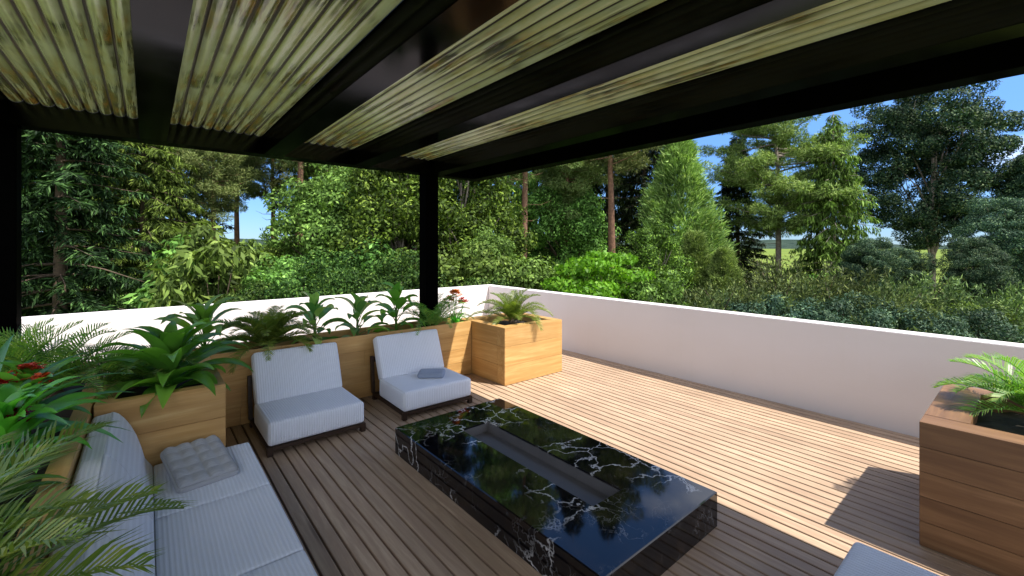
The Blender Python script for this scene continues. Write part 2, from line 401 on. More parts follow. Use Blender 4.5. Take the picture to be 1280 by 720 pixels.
def broad(root, h, r, seed, leafm, bark, bare=.25, ncl=90, per=230, leaf=.16, aspect=.5, cl=(.45, .95), flat=.75, down=.2, lobes=7, stems=1, limb_px=.02, limbs=.4):
    R = np.random.default_rng(seed); lv = Leaves(seed+1); tr = MB()
    lob = [(unit(R.normal(size=(1, 3)))[0]*np.array([1, 1, .8]), R.uniform(.28, .62)) for _ in range(lobes)]
    cz = h*(bare + (1-bare)*.5); hz = h*(1-bare)*.5
    if stems == 1:
        lean = R.uniform(-.05, .05, 2)*h
        tr.tube([(0, 0, 0), (lean[0]*.3, lean[1]*.3, h*bare), (lean[0], lean[1], h*.72)], [h*limb_px, h*limb_px*.75, h*limb_px*.25], 8)
    for i in range(ncl):
        while True:
            d = R.uniform(-1, 1, 3); dn = np.linalg.norm(d)
            if dn > 1 or dn < .25: continue
            ext = .55 + max([w*max(0, float(np.dot(d/dn, l)))**3 for l, w in lob])
            if R.random() < dn**1.2: break
        c = np.array([d[0]*r*ext, d[1]*r*ext, cz + d[2]*hz*min(1.0, ext+.12)])
        clump(lv, R, c, R.uniform(*cl), int(per*R.uniform(.6, 1.2)), leaf, leaf*aspect, flat, .8, down)
        if R.random() < limbs:
            b = np.array([0, 0, max(.1, (c[2]*R.uniform(.35, .7)))]) if stems == 1 else np.array([R.uniform(-.3, .3), R.uniform(-.3, .3), 0])
            mid = b*.45+c*.55 + R.normal(size=3)*.12*r*np.array([.5, .5, .3])
            tr.tube([b, mid, c], [h*limb_px*.32, h*limb_px*.2, .008], 5, False)
    return finish(root, lv, tr, leafm, bark)

def cypress(root, h, r, seed, leafm, bark):
    R = np.random.default_rng(seed); lv = Leaves(seed+1); tr = MB(); tr.tube([(0, 0, 0), (0, 0, h*.9)], [h*.014, .02])
    n = 760
    for i in range(n):
        q = (i+R.uniform(0, 1))/n; q = q**1.12
        a = R.uniform(0, 6.28); rad = r*(1-q)**.75*R.uniform(.45, 1.08)*(1+.18*math.sin(a*3+q*11))
        c = np.array([math.cos(a)*rad, math.sin(a)*rad, h*q*.95+.15]); o = np.array([math.cos(a), math.sin(a), .9])
        m = 85; t = R.uniform(0, 1, m)
        p = c[None] + unit(o[None])*(t*.75*(1.1-.5*q))[:, None] + R.normal(size=(m, 3))*.13
        lv.add(p, o[None] + R.normal(size=(m, 3))*.55, R.uniform(.18, .40, m), R.uniform(.03, .055, m))
    return finish(root, lv, tr, leafm, bark)

def juniper(root, h, r, seed, leafm, bark):
    R = np.random.default_rng(seed); lv = Leaves(seed+1); tr = MB()
    for i in range(230):
        a = R.uniform(0, 6.28); el = R.uniform(.12, 1.35); L = (r*math.cos(el)+h*math.sin(el))*R.uniform(.5, 1.0)
        o = np.array([math.cos(a)*math.cos(el), math.sin(a)*math.cos(el), math.sin(el)])
        m = int(150*L/2); t = R.uniform(.15, 1, m)
        p = o[None]*(t*L)[:, None] + R.normal(size=(m, 3))*(.06+.13*(1-t))[:, None] - np.array([0, 0, 1])[None]*(.10*L*t*t)[:, None]
        lv.add(p, o[None]+R.normal(size=(m, 3))*.6, R.uniform(.09, .19, m), R.uniform(.022, .045, m))
        if i % 4 == 0: tr.tube([(0, 0, 0), o*L*.5, o*L*.9], [.03, .02, .006], 4, False)
    return finish(root, lv, tr, leafm, bark, 'foliage')

# ------------------------------------------------------------------ setting
def big_ground():
    me = bpy.data.meshes.new('ground'); n = 64; ring = [0, 30, 60, 120, 250, 500, 1000, 2500, 6000]
    v = [(0, 0, GZ)]; f = []
    for j, r in enumerate(ring[1:]):
        for k in range(n):
            a = 2*PI*k/n; v.append((r*math.cos(a), r*math.sin(a), GZ + (.5*math.sin(a*5)+.4*math.cos(a*3))*min(1, r/250)*(r > 60)))
    for k in range(n): f.append((0, 1+k, 1+(k+1) % n))
    for j in range(len(ring)-2):
        for k in range(n): f.append((1+j*n+k, 1+(j+1)*n+k, 1+(j+1)*n+(k+1) % n, 1+j*n+(k+1) % n))
    me.from_pydata(v, [], f); me.update(); o = link('ground', me, M['field']); o['kind'] = 'structure'
big_ground()
def hills():
    R = random.Random(5); m = MB(); n = 120; v = []; f = []
    for i in range(n+1):
        a = math.radians(-60 + 220*i/n); hgt = 9+4*math.sin(i*.21)+3*math.sin(i*.53+1)+R.uniform(-1, 1)
        for r, z in ((760, GZ-2), (850, hgt*.55), (980, hgt), (1300, hgt*.8)): v.append((r*math.sin(a), r*math.cos(a), z))
    for i in range(n):
        for k in range(3): f.append((i*4+k, i*4+4+k, i*4+5+k, i*4+1+k))
    m.add(v, f, True); o = m.build('hills', M['hill']); o['kind'] = 'structure'
hills()

XW, YW, WT = 3.10*S, 4.149*S, .968           # inner faces of the two parapets, wall top
deck = MB(); pitch, gap = .0936, .0135; x = -1.15*S
while x < XW - .02:
    deck.box(x, min(x+pitch-gap, XW-.004), -2.2*S, YW-.004, -.028, 0, .0022); x += pitch
d = deck.build('deck', M['deck']); d['kind'] = 'structure'
sb = MB().box(-1.3*S, XW+.15, -2.3*S, YW+.15, GZ-.2, -.034).build('terrace_base', M['under']); sb['kind'] = 'structure'
w = MB().box(-1.3*S, XW+.20, YW, YW+.20, GZ-.1, WT, .006).build('parapet_wall', M['stucco'])
tag(w, 'sunlit white rendered parapet wall behind the long planter and the black post', 'wall')
w = MB().box(XW, XW+.20, -2.2*S, YW-.003, GZ-.1, WT-.003, .006).build('parapet_wall', M['stucco'])
tag(w, 'shaded white parapet wall running along the open side of the sunny deck', 'wall')

# ------------------------------------------------------------------ planters
def planks(m, axis, a0, a1, b0, b1, z1, rows, seed, z0=.004):
    """one cladding wall of stacked boards"""
    R = random.Random(seed); hh = (z1-z0)/rows
    for r in range(rows):
        cuts = [a0]; p = a0 + R.uniform(.5, 1.6)
        while p < a1-.35: cuts.append(p); p += R.uniform(1.1, 2.0)
        cuts.append(a1)
        for c0, c1 in zip(cuts, cuts[1:]):
            lo, hi = c0+(.001 if c0 > a0 else 0), c1-(.001 if c1 < a1 else 0)
            zz0, zz1 = z0+r*hh+.0012, z0+(r+1)*hh-(.0012 if r < rows-1 else 0)
            if axis == 'x': m.box(lo, hi, b0, b1, zz0, zz1, .0018)
            else: m.box(b0, b1, lo, hi, zz0, zz1, .0018)
def planter(label, x0, x1, y0, y1, z, tx, ty, rows, seed, soil, skip=''):
    t = thing('wooden_planter', label, 'planter', (0, 0, 0), 0, 'timber planters around the deck')
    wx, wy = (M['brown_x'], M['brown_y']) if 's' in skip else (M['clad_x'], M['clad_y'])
    e = .0015
    if 's' in skip: X0, X1, Y0, Y1 = x0+tx+e, x1-tx-e, y0, y1
    else: X0, X1, Y0, Y1 = x0, x1, y0+ty+e, y1-ty-e
    for n_, (b0, b1) in enumerate(((y0, y0+ty), (y1-ty, y1))):
        m = MB(); planks(m, 'x', X0, X1, b0, b1, z, rows, seed+n_); m.build('board_wall', wx, t)
    for n_, (b0, b1) in enumerate(((x0, x0+tx), (x1-tx, x1))):
        m = MB(); planks(m, 'y', Y0, Y1, b0, b1, z-.0006, rows, seed+2+n_); m.build('board_wall', wy, t)
    R = random.Random(seed); m = MB(); nx = max(4, int((x1-x0)/.09)); ny = max(4, int((y1-y0)/.09)); v = []; f = []
    a0, a1, b0, b1 = x0+tx-.003, x1-tx+.003, y0+ty-.003, y1-ty+.003
    for i in range(nx+1):
        for j in range(ny+1): v.append((a0+(a1-a0)*i/nx, b0+(b1-b0)*j/ny, soil+R.uniform(-.015, .02)))
    for i in range(nx):
        for j in range(ny): q = i*(ny+1)+j; f.append((q, q+ny+1, q+ny+2, q+1))
    m.add(v, f, True); m.build('soil', M['soil'], t); return t
PZ = .415*S
planter('square sunlit timber planter box with one cycad, by the corner of the white walls', 1.961*S, 2.55*S, 2.431*S, 3.0*S, PZ, .13, .16, 3, 3, PZ-.10)
planter('long low timber planter behind the two white chairs with a row of plants', -.155*S, 1.957*S, 2.846*S, 3.12*S, PZ-.002, .03, .03, 4, 11, PZ-.10)
planter('short timber planter at the far end of the sofa with a broad leafed plant', -.15*S, .256*S, 2.206*S, 2.843*S, PZ+.001, .10, .09, 3, 21, PZ-.07)
planter('timber planter behind the sofa back, crowded with fronds and red flowers', -.62*S, -.158*S, -.9*S, 3.12*S, PZ-.012, .085, .085, 4, 31, PZ-.09)
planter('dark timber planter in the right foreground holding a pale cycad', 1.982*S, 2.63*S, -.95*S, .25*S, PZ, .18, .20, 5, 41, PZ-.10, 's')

# ------------------------------------------------------------------ pergola
H, HP = 1.544*S, 1.650*S; YF, YB = 3.02*S, -1.6*S
pg = thing('pergola', 'black steel pergola roofed with dirty corrugated plastic sheets', 'pergola')
bw = .108*S
beams = [-.53, .0245, .58, 1.1155, 1.69]
for i, bx in enumerate(beams):
    MB().box(bx*S-bw/2, bx*S+bw/2, YB+bw+.002, YF-bw-.002, H, HP+.05, .004).build('beam', M['black'], pg)
MB().box(2.03*S, 2.13*S, YB, YF, H, HP+.10, .004).build('beam', M['black'], pg)
MB().box(-.60*S, 2.03*S-.003, YF-bw, YF, H-.001, HP+.10, .004).build('beam', M['black'], pg)
MB().box(-.60*S, 2.03*S-.003, YB, YB+bw, H-.001, HP+.10, .004).build('beam', M['black'], pg)
MB().box(1.69*S+bw/2+.002, 2.03*S-.002, YB+bw+.003, YF-bw-.003, HP-.01, HP+.05).build('soffit', M['black'], pg)
ps = .105*S
for px_, py_ in ((1.648, 2.965), (-.500, 2.965), (1.648, -1.54), (-.5, -1.54)):
    zb = PZ-.3 if py_ > 0 else 0.0
    MB().box(px_*S-ps/2, px_*S+ps/2, py_*S-ps/2, py_*S+ps/2, zb, H-.003, .004).build('post', M['black_post'], pg)
for i in range(4):
    x0, x1 = beams[i]*S+bw/2+.003, beams[i+1]*S-bw/2-.003
    n = 9; seg = 12; v = []; f = []; ys = np.linspace(0, -(YF-YB-2*bw), 30)
    nx = n*seg+1; idx = []
    for y in ys:
        for k in range(nx): v.append((k/(nx-1)*(x1-x0), y, -.030*(abs(math.sin(PI*k/seg)))**.6))
    for j in range(len(ys)-1):
        for k in range(nx-1): q = j*nx+k; f.append((q, q+1, q+nx+1, q+nx)); idx.append(1 if k % seg in (0, seg-1) else 0)
    m = MB(); m.add(v, f, True); o = m.build('corrugated_sheet', M['panel'], pg); o.location = (x0, YF-bw-.004, HP+.018)
    o.data.materials.append(M['groove']); o.data.polygons.foreach_set('material_index', idx)

# ------------------------------------------------------------------ furniture
def make_chair(label):
    t = thing('lounge_chair', label, 'chair', (0, 0, 0), 0, 'low white lounge chairs')
    W = .85; D = .80
    s_ = rounded(W-.015, .66, .205, .028, .008, .05); bmesh.ops.translate(s_, vec=(0, .335, .082), verts=s_.verts[:])
    MB().bm(s_, True).build('seat_cushion', M['fabric'], t)
    b_ = rounded(W-.03, .125, .50, .03, .006, .05)
    bmesh.ops.rotate(b_, cent=(0, 0, 0), matrix=Matrix.Rotation(math.radians(-23), 3, 'X'), verts=b_.verts[:])
    bmesh.ops.translate(b_, vec=(0, .645, .262), verts=b_.verts[:])
    MB().bm(b_, True).build('back_cushion', M['fabric'], t)
    fr = MB(); e = .004
    for sx in (-1, 1): fr.box(sx*(W/2-.022)-.022, sx*(W/2-.022)+.022, .046, .846, .045, .081, e)
    fr.box(-W/2+.045, W/2-.045, .001, .044, .046, .079, e); fr.box(-W/2+.045, W/2-.045, .80, .845, .046, .079, e)
    for k in range(5): fr.box(-W/2+.045, W/2-.045, .12+k*.15, .18+k*.15, .05, .072)
    fr.build('seat_frame', M['frame'], t)
    for sx in (-1, 1):
        MB().box(sx*(W/2-.022)-.024, sx*(W/2-.022)+.024, 0, .045, 0, .082, e).build('leg', M['frame'], t)
        MB().box(sx*(W/2-.022)-.024, sx*(W/2-.022)+.024, .80, .848, 0, .044, e).build('leg', M['frame'], t)
        u_ = MB(); u_.add([(sx*(W/2-.004)-.018, y, z) for y, z in ((.80, .082), (.845, .082), (.89, .50), (.85, .50))] + [(sx*(W/2-.004)+.018, y, z) for y, z in ((.80, .082), (.845, .082), (.89, .50), (.85, .50))],
              [(0, 1, 2, 3), (7, 6, 5, 4), (0, 4, 5, 1), (1, 5, 6, 2), (2, 6, 7, 3), (3, 7, 4, 0)])
        u_.build('back_upright', M['frame'], t)
    MB().box(-W/2+.016, W/2-.016, .856, .884, .43, .49, e).build('back_rail', M['frame'], t)
    return t
ch = make_chair('white ribbed lounge chair with bare seat, nearest the sofa')
ch.location = (.672*S, 2.325*S, 0)
dup(ch, (1.36*S, 2.312*S, 0), math.radians(-1), 1.0, 'white ribbed lounge chair with a small blue grey cushion lying on its seat')
dup(ch, (1.332*S, .338*S, 0), PI, 1.0, 'white lounge chair cut off by the bottom edge, next to the brown planter')

def make_sofa():
    t = thing('sofa', 'long low white sofa against the planter on the left', 'sofa', (0, 0, 0))
    y1 = 2.188*S; p = .437*S; n = 5
    for i in range(n):
        a1 = y1 - i*p; s_ = rounded(.575, p-.011, .20, .014, .003, .05)
        bmesh.ops.translate(s_, vec=(.338*S-.2875, a1-p/2, .08), verts=s_.verts[:])
        MB().bm(s_, True).build('seat_cushion', M['fabric'], t)
        prof = [(.03, .27), (-.012, .34), (-.030, .42), (-.055, .51), (-.085, .585), (-.115, .64), (-.145, .68), (-.170, .697), (-.262, .687), (-.276, .67), (-.278, .60), (-.278, .10), (.02, .10)]
        q_ = MB(); m = len(prof); ya, yb = a1-p+.003, a1-.003
        q_.add([(a, ya, b) for a, b in prof] + [(a, yb, b) for a, b in prof], [(k, k+1, m+k+1, m+k) for k in range(7)], True)
        q_.add([(a, ya, b) for a, b in prof] + [(a, yb, b) for a, b in prof], [(k, (k+1) % m, m+(k+1) % m, m+k) for k in range(7, m)])
        q_.add([(a, ya, b) for a, b in prof], [tuple(range(m))]); q_.add([(a, yb, b) for a, b in prof], [tuple(range(m))[::-1]])
        c = q_.build('back_cushion', M['fabric'], t)
        pp = MB(); pp.tube([(-.178, ya+.006, .698), (-.178, yb-.006, .698)], .004, 6); pp.build('piping', M['fabric_plain'], c)
    yn = y1-n*p
    MB().box(-.272, .335*S-.02, yn+.01, y1-.01, .045, .079, .004).build('base_frame', M['frame'], t)
    for xx in (-.24, .30*S):
        for yy in (yn+.1, y1-.1): MB().box(xx-.03, xx+.03, yy-.03, yy+.03, 0, .044, .003).build('leg', M['frame'], t)
    return t
make_sofa()

def table():
    t = thing('fire_pit_table', 'low polished black marble table with white veins and a sunken grey tray', 'coffee table', (0, 0, 0))
    x0, x1, y0, y1, z = .921*S, 1.562*S, .729*S, 1.985*S, .125*S
    a0, a1, b0, b1 = 1.152*S, 1.312*S, .955*S, 1.757*S
    m = MB(); h = .006
    V = []
    for (X0, X1, Y0, Y1, Z) in ((x0, x1, y0, y1, .003), (x0, x1, y0, y1, z-h), (x0+h, x1-h, y0+h, y1-h, z), (a0, a1, b0, b1, z), (a0, a1, b0, b1, z-.105)):
        V += [(X0, Y0, Z), (X1, Y0, Z), (X1, Y1, Z), (X0, Y1, Z)]
    f = []
    for L in range(4):
        for k in range(4): f.append((L*4+k, L*4+(k+1) % 4, (L+1)*4+(k+1) % 4, (L+1)*4+k))
    f.append((3, 2, 1, 0)); m.add(V, f); m.build('marble_body', M['marble'], t)
    k = MB(); e = .002; zb = z-.085
    k.box(a0+e, a1-e, b0+e, b1-e, z-.10, zb)
    k.box(a0+e, a0+.012, b0+e, b1-e, zb+.001, z-.012); k.box(a1-.012, a1-e, b0+e, b1-e, zb+.001, z-.012)
    k.box(a0+.013, a1-.013, b0+e, b0+.012, zb+.001, z-.012); k.box(a0+.013, a1-.013, b1-.012, b1-e, zb+.001, z-.012)
    k.build('tray', M['tray'], t)
table()

p_ = rounded(.36, .27, .075, .034, 0, .012, (5, 4, .020))
o = MB().bm(p_, True).build('cushion', M['fabric_grey']); tag(o, 'grey button tufted cushion lying on the far end of the sofa', 'cushion')
o.location = (.150*S, 2.02*S, .300); o.rotation_euler = (math.radians(11), 0, math.radians(97)); 
o.rotation_euler = (Matrix.Rotation(math.radians(9), 3, 'Z') @ Matrix.Rotation(math.radians(10), 3, 'X') @ Matrix.Rotation(PI/2, 3, 'Z')).to_euler(); o.scale = (1.45, 1.28, 1)
p_ = rounded(.30, .22, .062, .026, .006, .012)
o = MB().bm(p_, True).build('cushion', M['fabric_blue']); tag(o, 'small blue grey cushion lying on the seat of the right lounge chair', 'cushion')
o.location = (1.41*S, 2.50*S, .292); o.rotation_euler = (0, 0, math.radians(-37))

# ------------------------------------------------------------------ potted plants
def blade(m, base, az, el, L, w, droop, seg=7, prof='leaf', fold=.25, twist=0.0, R=random):
    """one curved, folded leaf"""
    p = Vector(base); e = el; v = []; f = []; st = L/seg; cross0 = Vector((-math.sin(az), math.cos(az), 0))
    for i in range(seg+1):
        t = i/seg
        d = Vector((math.cos(az)*math.cos(e), math.sin(az)*math.cos(e), math.sin(e)))
        up = Vector((-math.cos(az)*math.sin(e), -math.sin(az)*math.sin(e), math.cos(e)))
        cr = (cross0*math.cos(twist*t) + up*math.sin(twist*t))
        if prof == 'leaf': ww = w*(max(0, math.sin(PI*min(1, .04+t*.98)**.8)))**.75*(1 if t > .12 else .35+t*5.4)
        elif prof == 'strap': ww = w*min(1, .55+t*2)*(1-t**2.6)
        else: ww = w*(1-t)**.7
        ww = max(ww, .0008)
        q = p + up*0
        v += [q - cr*ww*.5 + up*ww*fold, q, q + cr*ww*.5 + up*ww*fold]
        p = p + d*st; e -= droop/seg*(.4+1.2*t)
    for i in range(seg): a = i*3; f += [(a, a+1, a+4, a+3), (a+1, a+2, a+5, a+4)]
    m.add(v, f, True)
def frond(m, base, az, el, L, droop, n=26, ll=.12, lw=.010, vee=.5, seg=10):
    """one feather frond: midrib and two rows of narrow leaflets in one leaf"""
    p = Vector(base); e = el; pts = []; fr = []; st = L/seg
    for i in range(seg+1):
        d = Vector((math.cos(az)*math.cos(e), math.sin(az)*math.cos(e), math.sin(e))); up = Vector((-math.cos(az)*math.sin(e), -math.sin(az)*math.sin(e), math.cos(e)))
        pts.append(p.copy()); fr.append((d, up)); p = p + d*st; e -= droop/seg*(.35+1.3*i/seg)
    m.tube(pts, list(np.linspace(.0065, .0018, seg+1)*(L/.6)), 4, False)
    side0 = Vector((-math.sin(az), math.cos(az), 0))
    for k in range(n):
        t = .10+.89*(k+.5)/n; s_ = t*seg; i = min(seg-1, int(s_)); q = pts[i].lerp(pts[i+1], s_-i); d, up = fr[i]
        l = ll*(math.sin(PI*min(1, .12+.86*t))**.65)*random.uniform(.9, 1.08)
        for sg in (-1, 1):
            dr = (side0*sg*(1-.35*t) + d*(.45+.55*t) + up*vee*random.uniform(.7, 1.2)).normalized()
            nrm = dr.cross(d).normalized()*1.0
            wv = d*lw*.5
            mid = q + dr*l*.5; tip = q + dr*l - Vector((0, 0, 1))*l*.22
            m.add([q - wv*.7, q + wv*.7, mid + wv, mid - wv, tip], [(0, 1, 2, 3), (3, 2, 4)], False)
PLG = 'plants in the planters'
PS = 1.32
def make_cycad(name, label, nf, L, mat, seed, droop=1.35, ll=.12, el=(.35, 1.35), n=28, cat='palm', lw=.010):
    random.seed(seed); t = thing(name, label, cat, (0, 0, 0), 0, PLG)
    st = MB(); st.tube([(0, 0, -.05), (0, 0, .02), (0, 0, .055)], [.045, .05, .03], 9); st.build('trunk', M['bark'], t)
    m = MB()
    for i in range(nf):
        q = i/nf; a = i*2.39996 + random.uniform(-.25, .25); e = el[1]*(1-q) + el[0]*q + random.uniform(-.1, .1)
        frond(m, (.02*math.cos(a), .02*math.sin(a), .04), a, e, L*random.uniform(.8, 1.1)*(.8+.2*q), droop*random.uniform(.7, 1.2), n, ll, lw)
    m.build('fronds', mat, t); return t
def make_leafy(name, label, nl, L, w, mat, seed, stem=.12, droop=1.5, el=(.1, 1.35), prof='leaf', petiole=.35, cat='plant', seg=7):
    random.seed(seed); t = thing(name, label, cat, (0, 0, 0), 0, PLG)
    st = MB(); st.tube([(0, 0, -.06), (.004, .003, stem*.6), (0, 0, stem+.03)], [.014, .012, .008], 7); m = MB()
    for i in range(nl):
        q = i/max(1, nl-1); a = i*2.39996+random.uniform(-.3, .3); z = stem*q + .01
        e = el[0]*(1-q)+el[1]*q+random.uniform(-.15, .15); l = L*random.uniform(.75, 1.1)*(.75+.25*math.sin(PI*q))
        b = Vector((0, 0, z))
        if petiole > 0:
            d = Vector((math.cos(a)*math.cos(e+.25), math.sin(a)*math.cos(e+.25), math.sin(e+.25))); b2 = b + d*l*petiole
            st.tube([b, (b+b2)/2+Vector((0, 0, .006)), b2], [.0055, .0045, .0035], 5, False); b = b2
        blade(m, b, a, e, l, w*random.uniform(.8, 1.15), droop*random.uniform(.7, 1.25), seg, prof, .22, random.uniform(-.5, .5))
    m.build('leaves', mat, t); st.build('stem', mat, t); return t
def flowers(t, heads, mat, seed, pl=.045, name='flower'):
    """trumpet flower heads on stalks; one child per head"""
    random.seed(seed)
    for (x, y, z, r, n) in heads:
        st = MB(); st.tube([(x*.2, y*.2, 0), (x*.7, y*.7, z*.6), (x, y, z)], .005, 5); st.build('stalk', M['plant'], t)
        m = MB()
        for k in range(n):
            a = random.uniform(0, 6.28); e = random.uniform(-.25, 1.45); c = Vector((x, y, z)) + Vector((math.cos(a)*math.cos(e), math.sin(a)*math.cos(e), math.sin(e)))*r
            for j in range(5):
                b = j*2*PI/5 + a; blade(m, c, b, random.uniform(.1, .8), pl, pl*.55, 1.2, 3, 'leaf', .2)
        m.build(name, mat, t)

SOIL = PZ-.10
def U(x, y, z=None): return (x*S, y*S, SOIL if z is None else z)
# the row in the long planter, from the sofa end towards the square box
P = make_leafy('broadleaf_plant', 'leafy green plant with upright blades, first in the long planter from the sofa end', 22, .33, .09, M['plant'], 101, .22, 1.7); P.location = U(.244, 2.98); P.scale = (PS,)*3
P = make_cycad('cycad', 'dense cycad with fine fronds arching over the planter edge behind the left chair', 36, .52, M['cycad_pale'], 102, 1.7, .12, (.3, 1.5), 40); P.location = U(.562, 2.97, SOIL+.02); P.scale = (PS,)*3
P = make_leafy('dumb_cane', 'dark green dumb cane between the dense cycad and the pale leafed dumb cane', 17, .27, .10, M['plant_pale'], 103, .27, 1.9); P.location = U(.828, 2.98); P.scale = (PS,)*3
P = make_leafy('dumb_cane', 'dumb cane with pale yellow centred leaves above the gap between the two chairs', 16, .28, .10, M['plant_pale'], 104, .20, 1.9); P.location = U(1.108, 2.98); P.scale = (PS,)*3; P.rotation_euler.z = 1.1
P = make_leafy('dumb_cane', 'tall green dumb cane just left of the black corner post', 18, .28, .105, M['plant'], 105, .28, 1.9); P.location = U(1.395, 2.985); P.scale = (PS,)*3; P.rotation_euler.z = 2.0
P = make_cycad('cycad', 'dark cycad spreading its fronds around the foot of the black corner post', 22, .54, M['cycad'], 106, 1.6, .10, (.5, 1.3), 26); P.location = U(1.63, 2.88, SOIL+.02); P.scale = (PS,)*3
P = make_leafy('flame_lily', 'plant with orange red flower heads between the black post and the square box', 26, .24, .022, M['plant'], 107, .02, 1.5, (.5, 1.4), 'strap', 0); P.location = U(1.885, 2.955); P.scale = (PS,)*3
flowers(P, [(-.03, .0, .33, .055, 16), (.085, -.02, .26, .04, 11), (-.085, .02, .27, .04, 10), (.02, .03, .345, .045, 12)], M['flower_o'], 7)
P = make_cycad('cycad', 'sunlit cycad growing alone in the square timber box', 26, .50, M['cycad_pale'], 108, 1.75, .115, (.35, 1.45), 32); P.location = U(2.26, 2.70, SOIL+.03); P.scale = (PS,)*3
# corner block and the planter behind the sofa
P = make_leafy('birds_nest_fern', 'big bright green broad leafed plant at the end of the sofa', 46, .56, .13, M['plant'], 109, .16, 1.5, (.25, 1.45), 'leaf', .12, 'plant', 9); P.location = U(.075, 2.40)
P = make_cycad('cycad', 'dark drooping cycad between the broad leafed plant and the strap leaves', 18, .46, M['cycad'], 110, 1.6, .13, (.3, 1.2), 26); P.location = U(-.06, 2.52, SOIL+.02); P.scale = (1.3,)*3
P = make_cycad('cycad', 'feathery cycad at the foot of the left post', 22, .52, M['cycad_pale'], 111, 1.0, .16, (.5, 1.45), 26); P.location = U(-.47, 2.72, SOIL+.02); P.scale = (1.3,)*3
P = make_cycad('cycad', 'cycad with long arching fronds against the white wall beside the left post', 16, .58, M['cycad'], 112, 1.35, .14, (.45, 1.3), 28); P.location = U(-.30, 2.62, SOIL+.02); P.rotation_euler.z = .7; P.scale = (1.3,)*3
P = make_leafy('strap_leaf_plant', 'blue green plant with long strap leaves leaning across the planter', 24, .95, .075, M['plant_blue'], 113, .06, 1.1, (.3, 1.1), 'strap', 0, 'plant', 10); P.location = U(-.40, 2.02)
P = make_leafy('blossom_plant', 'leafy plant with red flower heads beneath the blue green straps', 26, .26, .07, M['plant'], 114, .12, 1.5); P.location = U(-.31, 2.17, SOIL+.04); P.scale = (1.2,)*3
flowers(P, [(.0, .02, .27, .05, 18), (-.06, -.06, .23, .045, 14), (.06, -.09, .24, .04, 12)], M['flower_r'], 17, .035)
P = make_leafy('blossom_plant', 'leafy plant with one red flower head nearest the viewer behind the sofa', 30, .28, .075, M['plant'], 115, .13, 1.6); P.location = U(-.30, 1.80, SOIL+.02); P.scale = (1.2,)*3
flowers(P, [(.02, .03, .22, .045, 15)], M['flower_r'], 27, .035)
P = make_leafy('broadleaf_plant', 'low dark leafy plant in shade behind the middle of the sofa', 34, .30, .08, M['plant'], 116, .10, 1.5); P.location = U(-.34, 1.52)
P = make_cycad('cycad', 'large foreground cycad sweeping its fronds over the sofa back', 26, .86, M['cycad_pale'], 117, 1.25, .24, (.25, 1.25), 40, 'palm', .013); P.location = U(-.34, 1.02, SOIL+.02); P.rotation_euler.z = .35
# right foreground box
P = make_cycad('cycad', 'pale cycad with drooping fronds in the right foreground planter', 24, .60, M['cycad_pale'], 118, 1.75, .17, (.3, 1.4), 34, 'palm', .012); P.location = U(2.40, -.02, SOIL+.04)

# ------------------------------------------------------------------ garden trees
TG = 'trees beyond the terrace'; SG = 'shrubs beyond the white walls'
def tree_at(px, d): p = at(px, d, GZ); return (p.x, p.y, p.z)
def T(name, label, cat='tree', group=TG): return thing(name, label, cat, (0, 0, 0), 0, group)

kinds = {}
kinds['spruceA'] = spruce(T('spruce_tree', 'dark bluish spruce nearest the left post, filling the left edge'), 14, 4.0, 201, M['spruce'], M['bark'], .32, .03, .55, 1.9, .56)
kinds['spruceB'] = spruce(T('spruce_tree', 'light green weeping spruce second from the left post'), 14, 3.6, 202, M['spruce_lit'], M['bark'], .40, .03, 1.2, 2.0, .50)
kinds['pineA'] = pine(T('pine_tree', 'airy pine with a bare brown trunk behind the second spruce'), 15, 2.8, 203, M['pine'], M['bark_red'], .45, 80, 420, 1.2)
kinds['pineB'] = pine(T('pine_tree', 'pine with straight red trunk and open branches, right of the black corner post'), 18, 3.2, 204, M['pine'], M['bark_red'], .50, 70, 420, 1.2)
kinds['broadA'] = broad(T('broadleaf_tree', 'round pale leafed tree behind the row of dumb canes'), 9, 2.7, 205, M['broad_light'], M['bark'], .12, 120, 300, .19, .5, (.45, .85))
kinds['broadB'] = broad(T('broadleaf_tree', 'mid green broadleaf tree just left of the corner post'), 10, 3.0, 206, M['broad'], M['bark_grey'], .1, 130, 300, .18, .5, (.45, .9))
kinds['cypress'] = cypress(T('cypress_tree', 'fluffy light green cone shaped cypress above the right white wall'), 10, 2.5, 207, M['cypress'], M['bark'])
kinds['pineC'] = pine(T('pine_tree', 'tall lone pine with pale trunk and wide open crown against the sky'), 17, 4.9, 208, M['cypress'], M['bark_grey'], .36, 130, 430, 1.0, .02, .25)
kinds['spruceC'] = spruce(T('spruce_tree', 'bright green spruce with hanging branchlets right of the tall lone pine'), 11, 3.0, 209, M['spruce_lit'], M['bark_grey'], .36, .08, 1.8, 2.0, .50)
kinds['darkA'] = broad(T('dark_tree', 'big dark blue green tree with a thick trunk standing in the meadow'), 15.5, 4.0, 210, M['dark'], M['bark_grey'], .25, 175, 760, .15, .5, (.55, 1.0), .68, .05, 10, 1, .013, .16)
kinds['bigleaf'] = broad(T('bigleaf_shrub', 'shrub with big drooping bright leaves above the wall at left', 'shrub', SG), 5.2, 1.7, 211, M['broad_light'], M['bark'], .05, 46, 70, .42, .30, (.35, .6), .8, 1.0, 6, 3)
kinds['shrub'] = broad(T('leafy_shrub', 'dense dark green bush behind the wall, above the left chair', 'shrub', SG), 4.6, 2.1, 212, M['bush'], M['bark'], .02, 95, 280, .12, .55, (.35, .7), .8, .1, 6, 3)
kinds['paleshrub'] = broad(T('pale_shrub', 'loose pale green bush behind the wall, right of the big leafed shrubs', 'shrub', SG), 5.0, 1.8, 215, M['broad_light'], M['bark'], .03, 70, 190, .20, .5, (.3, .75), .8, .35, 8, 3)
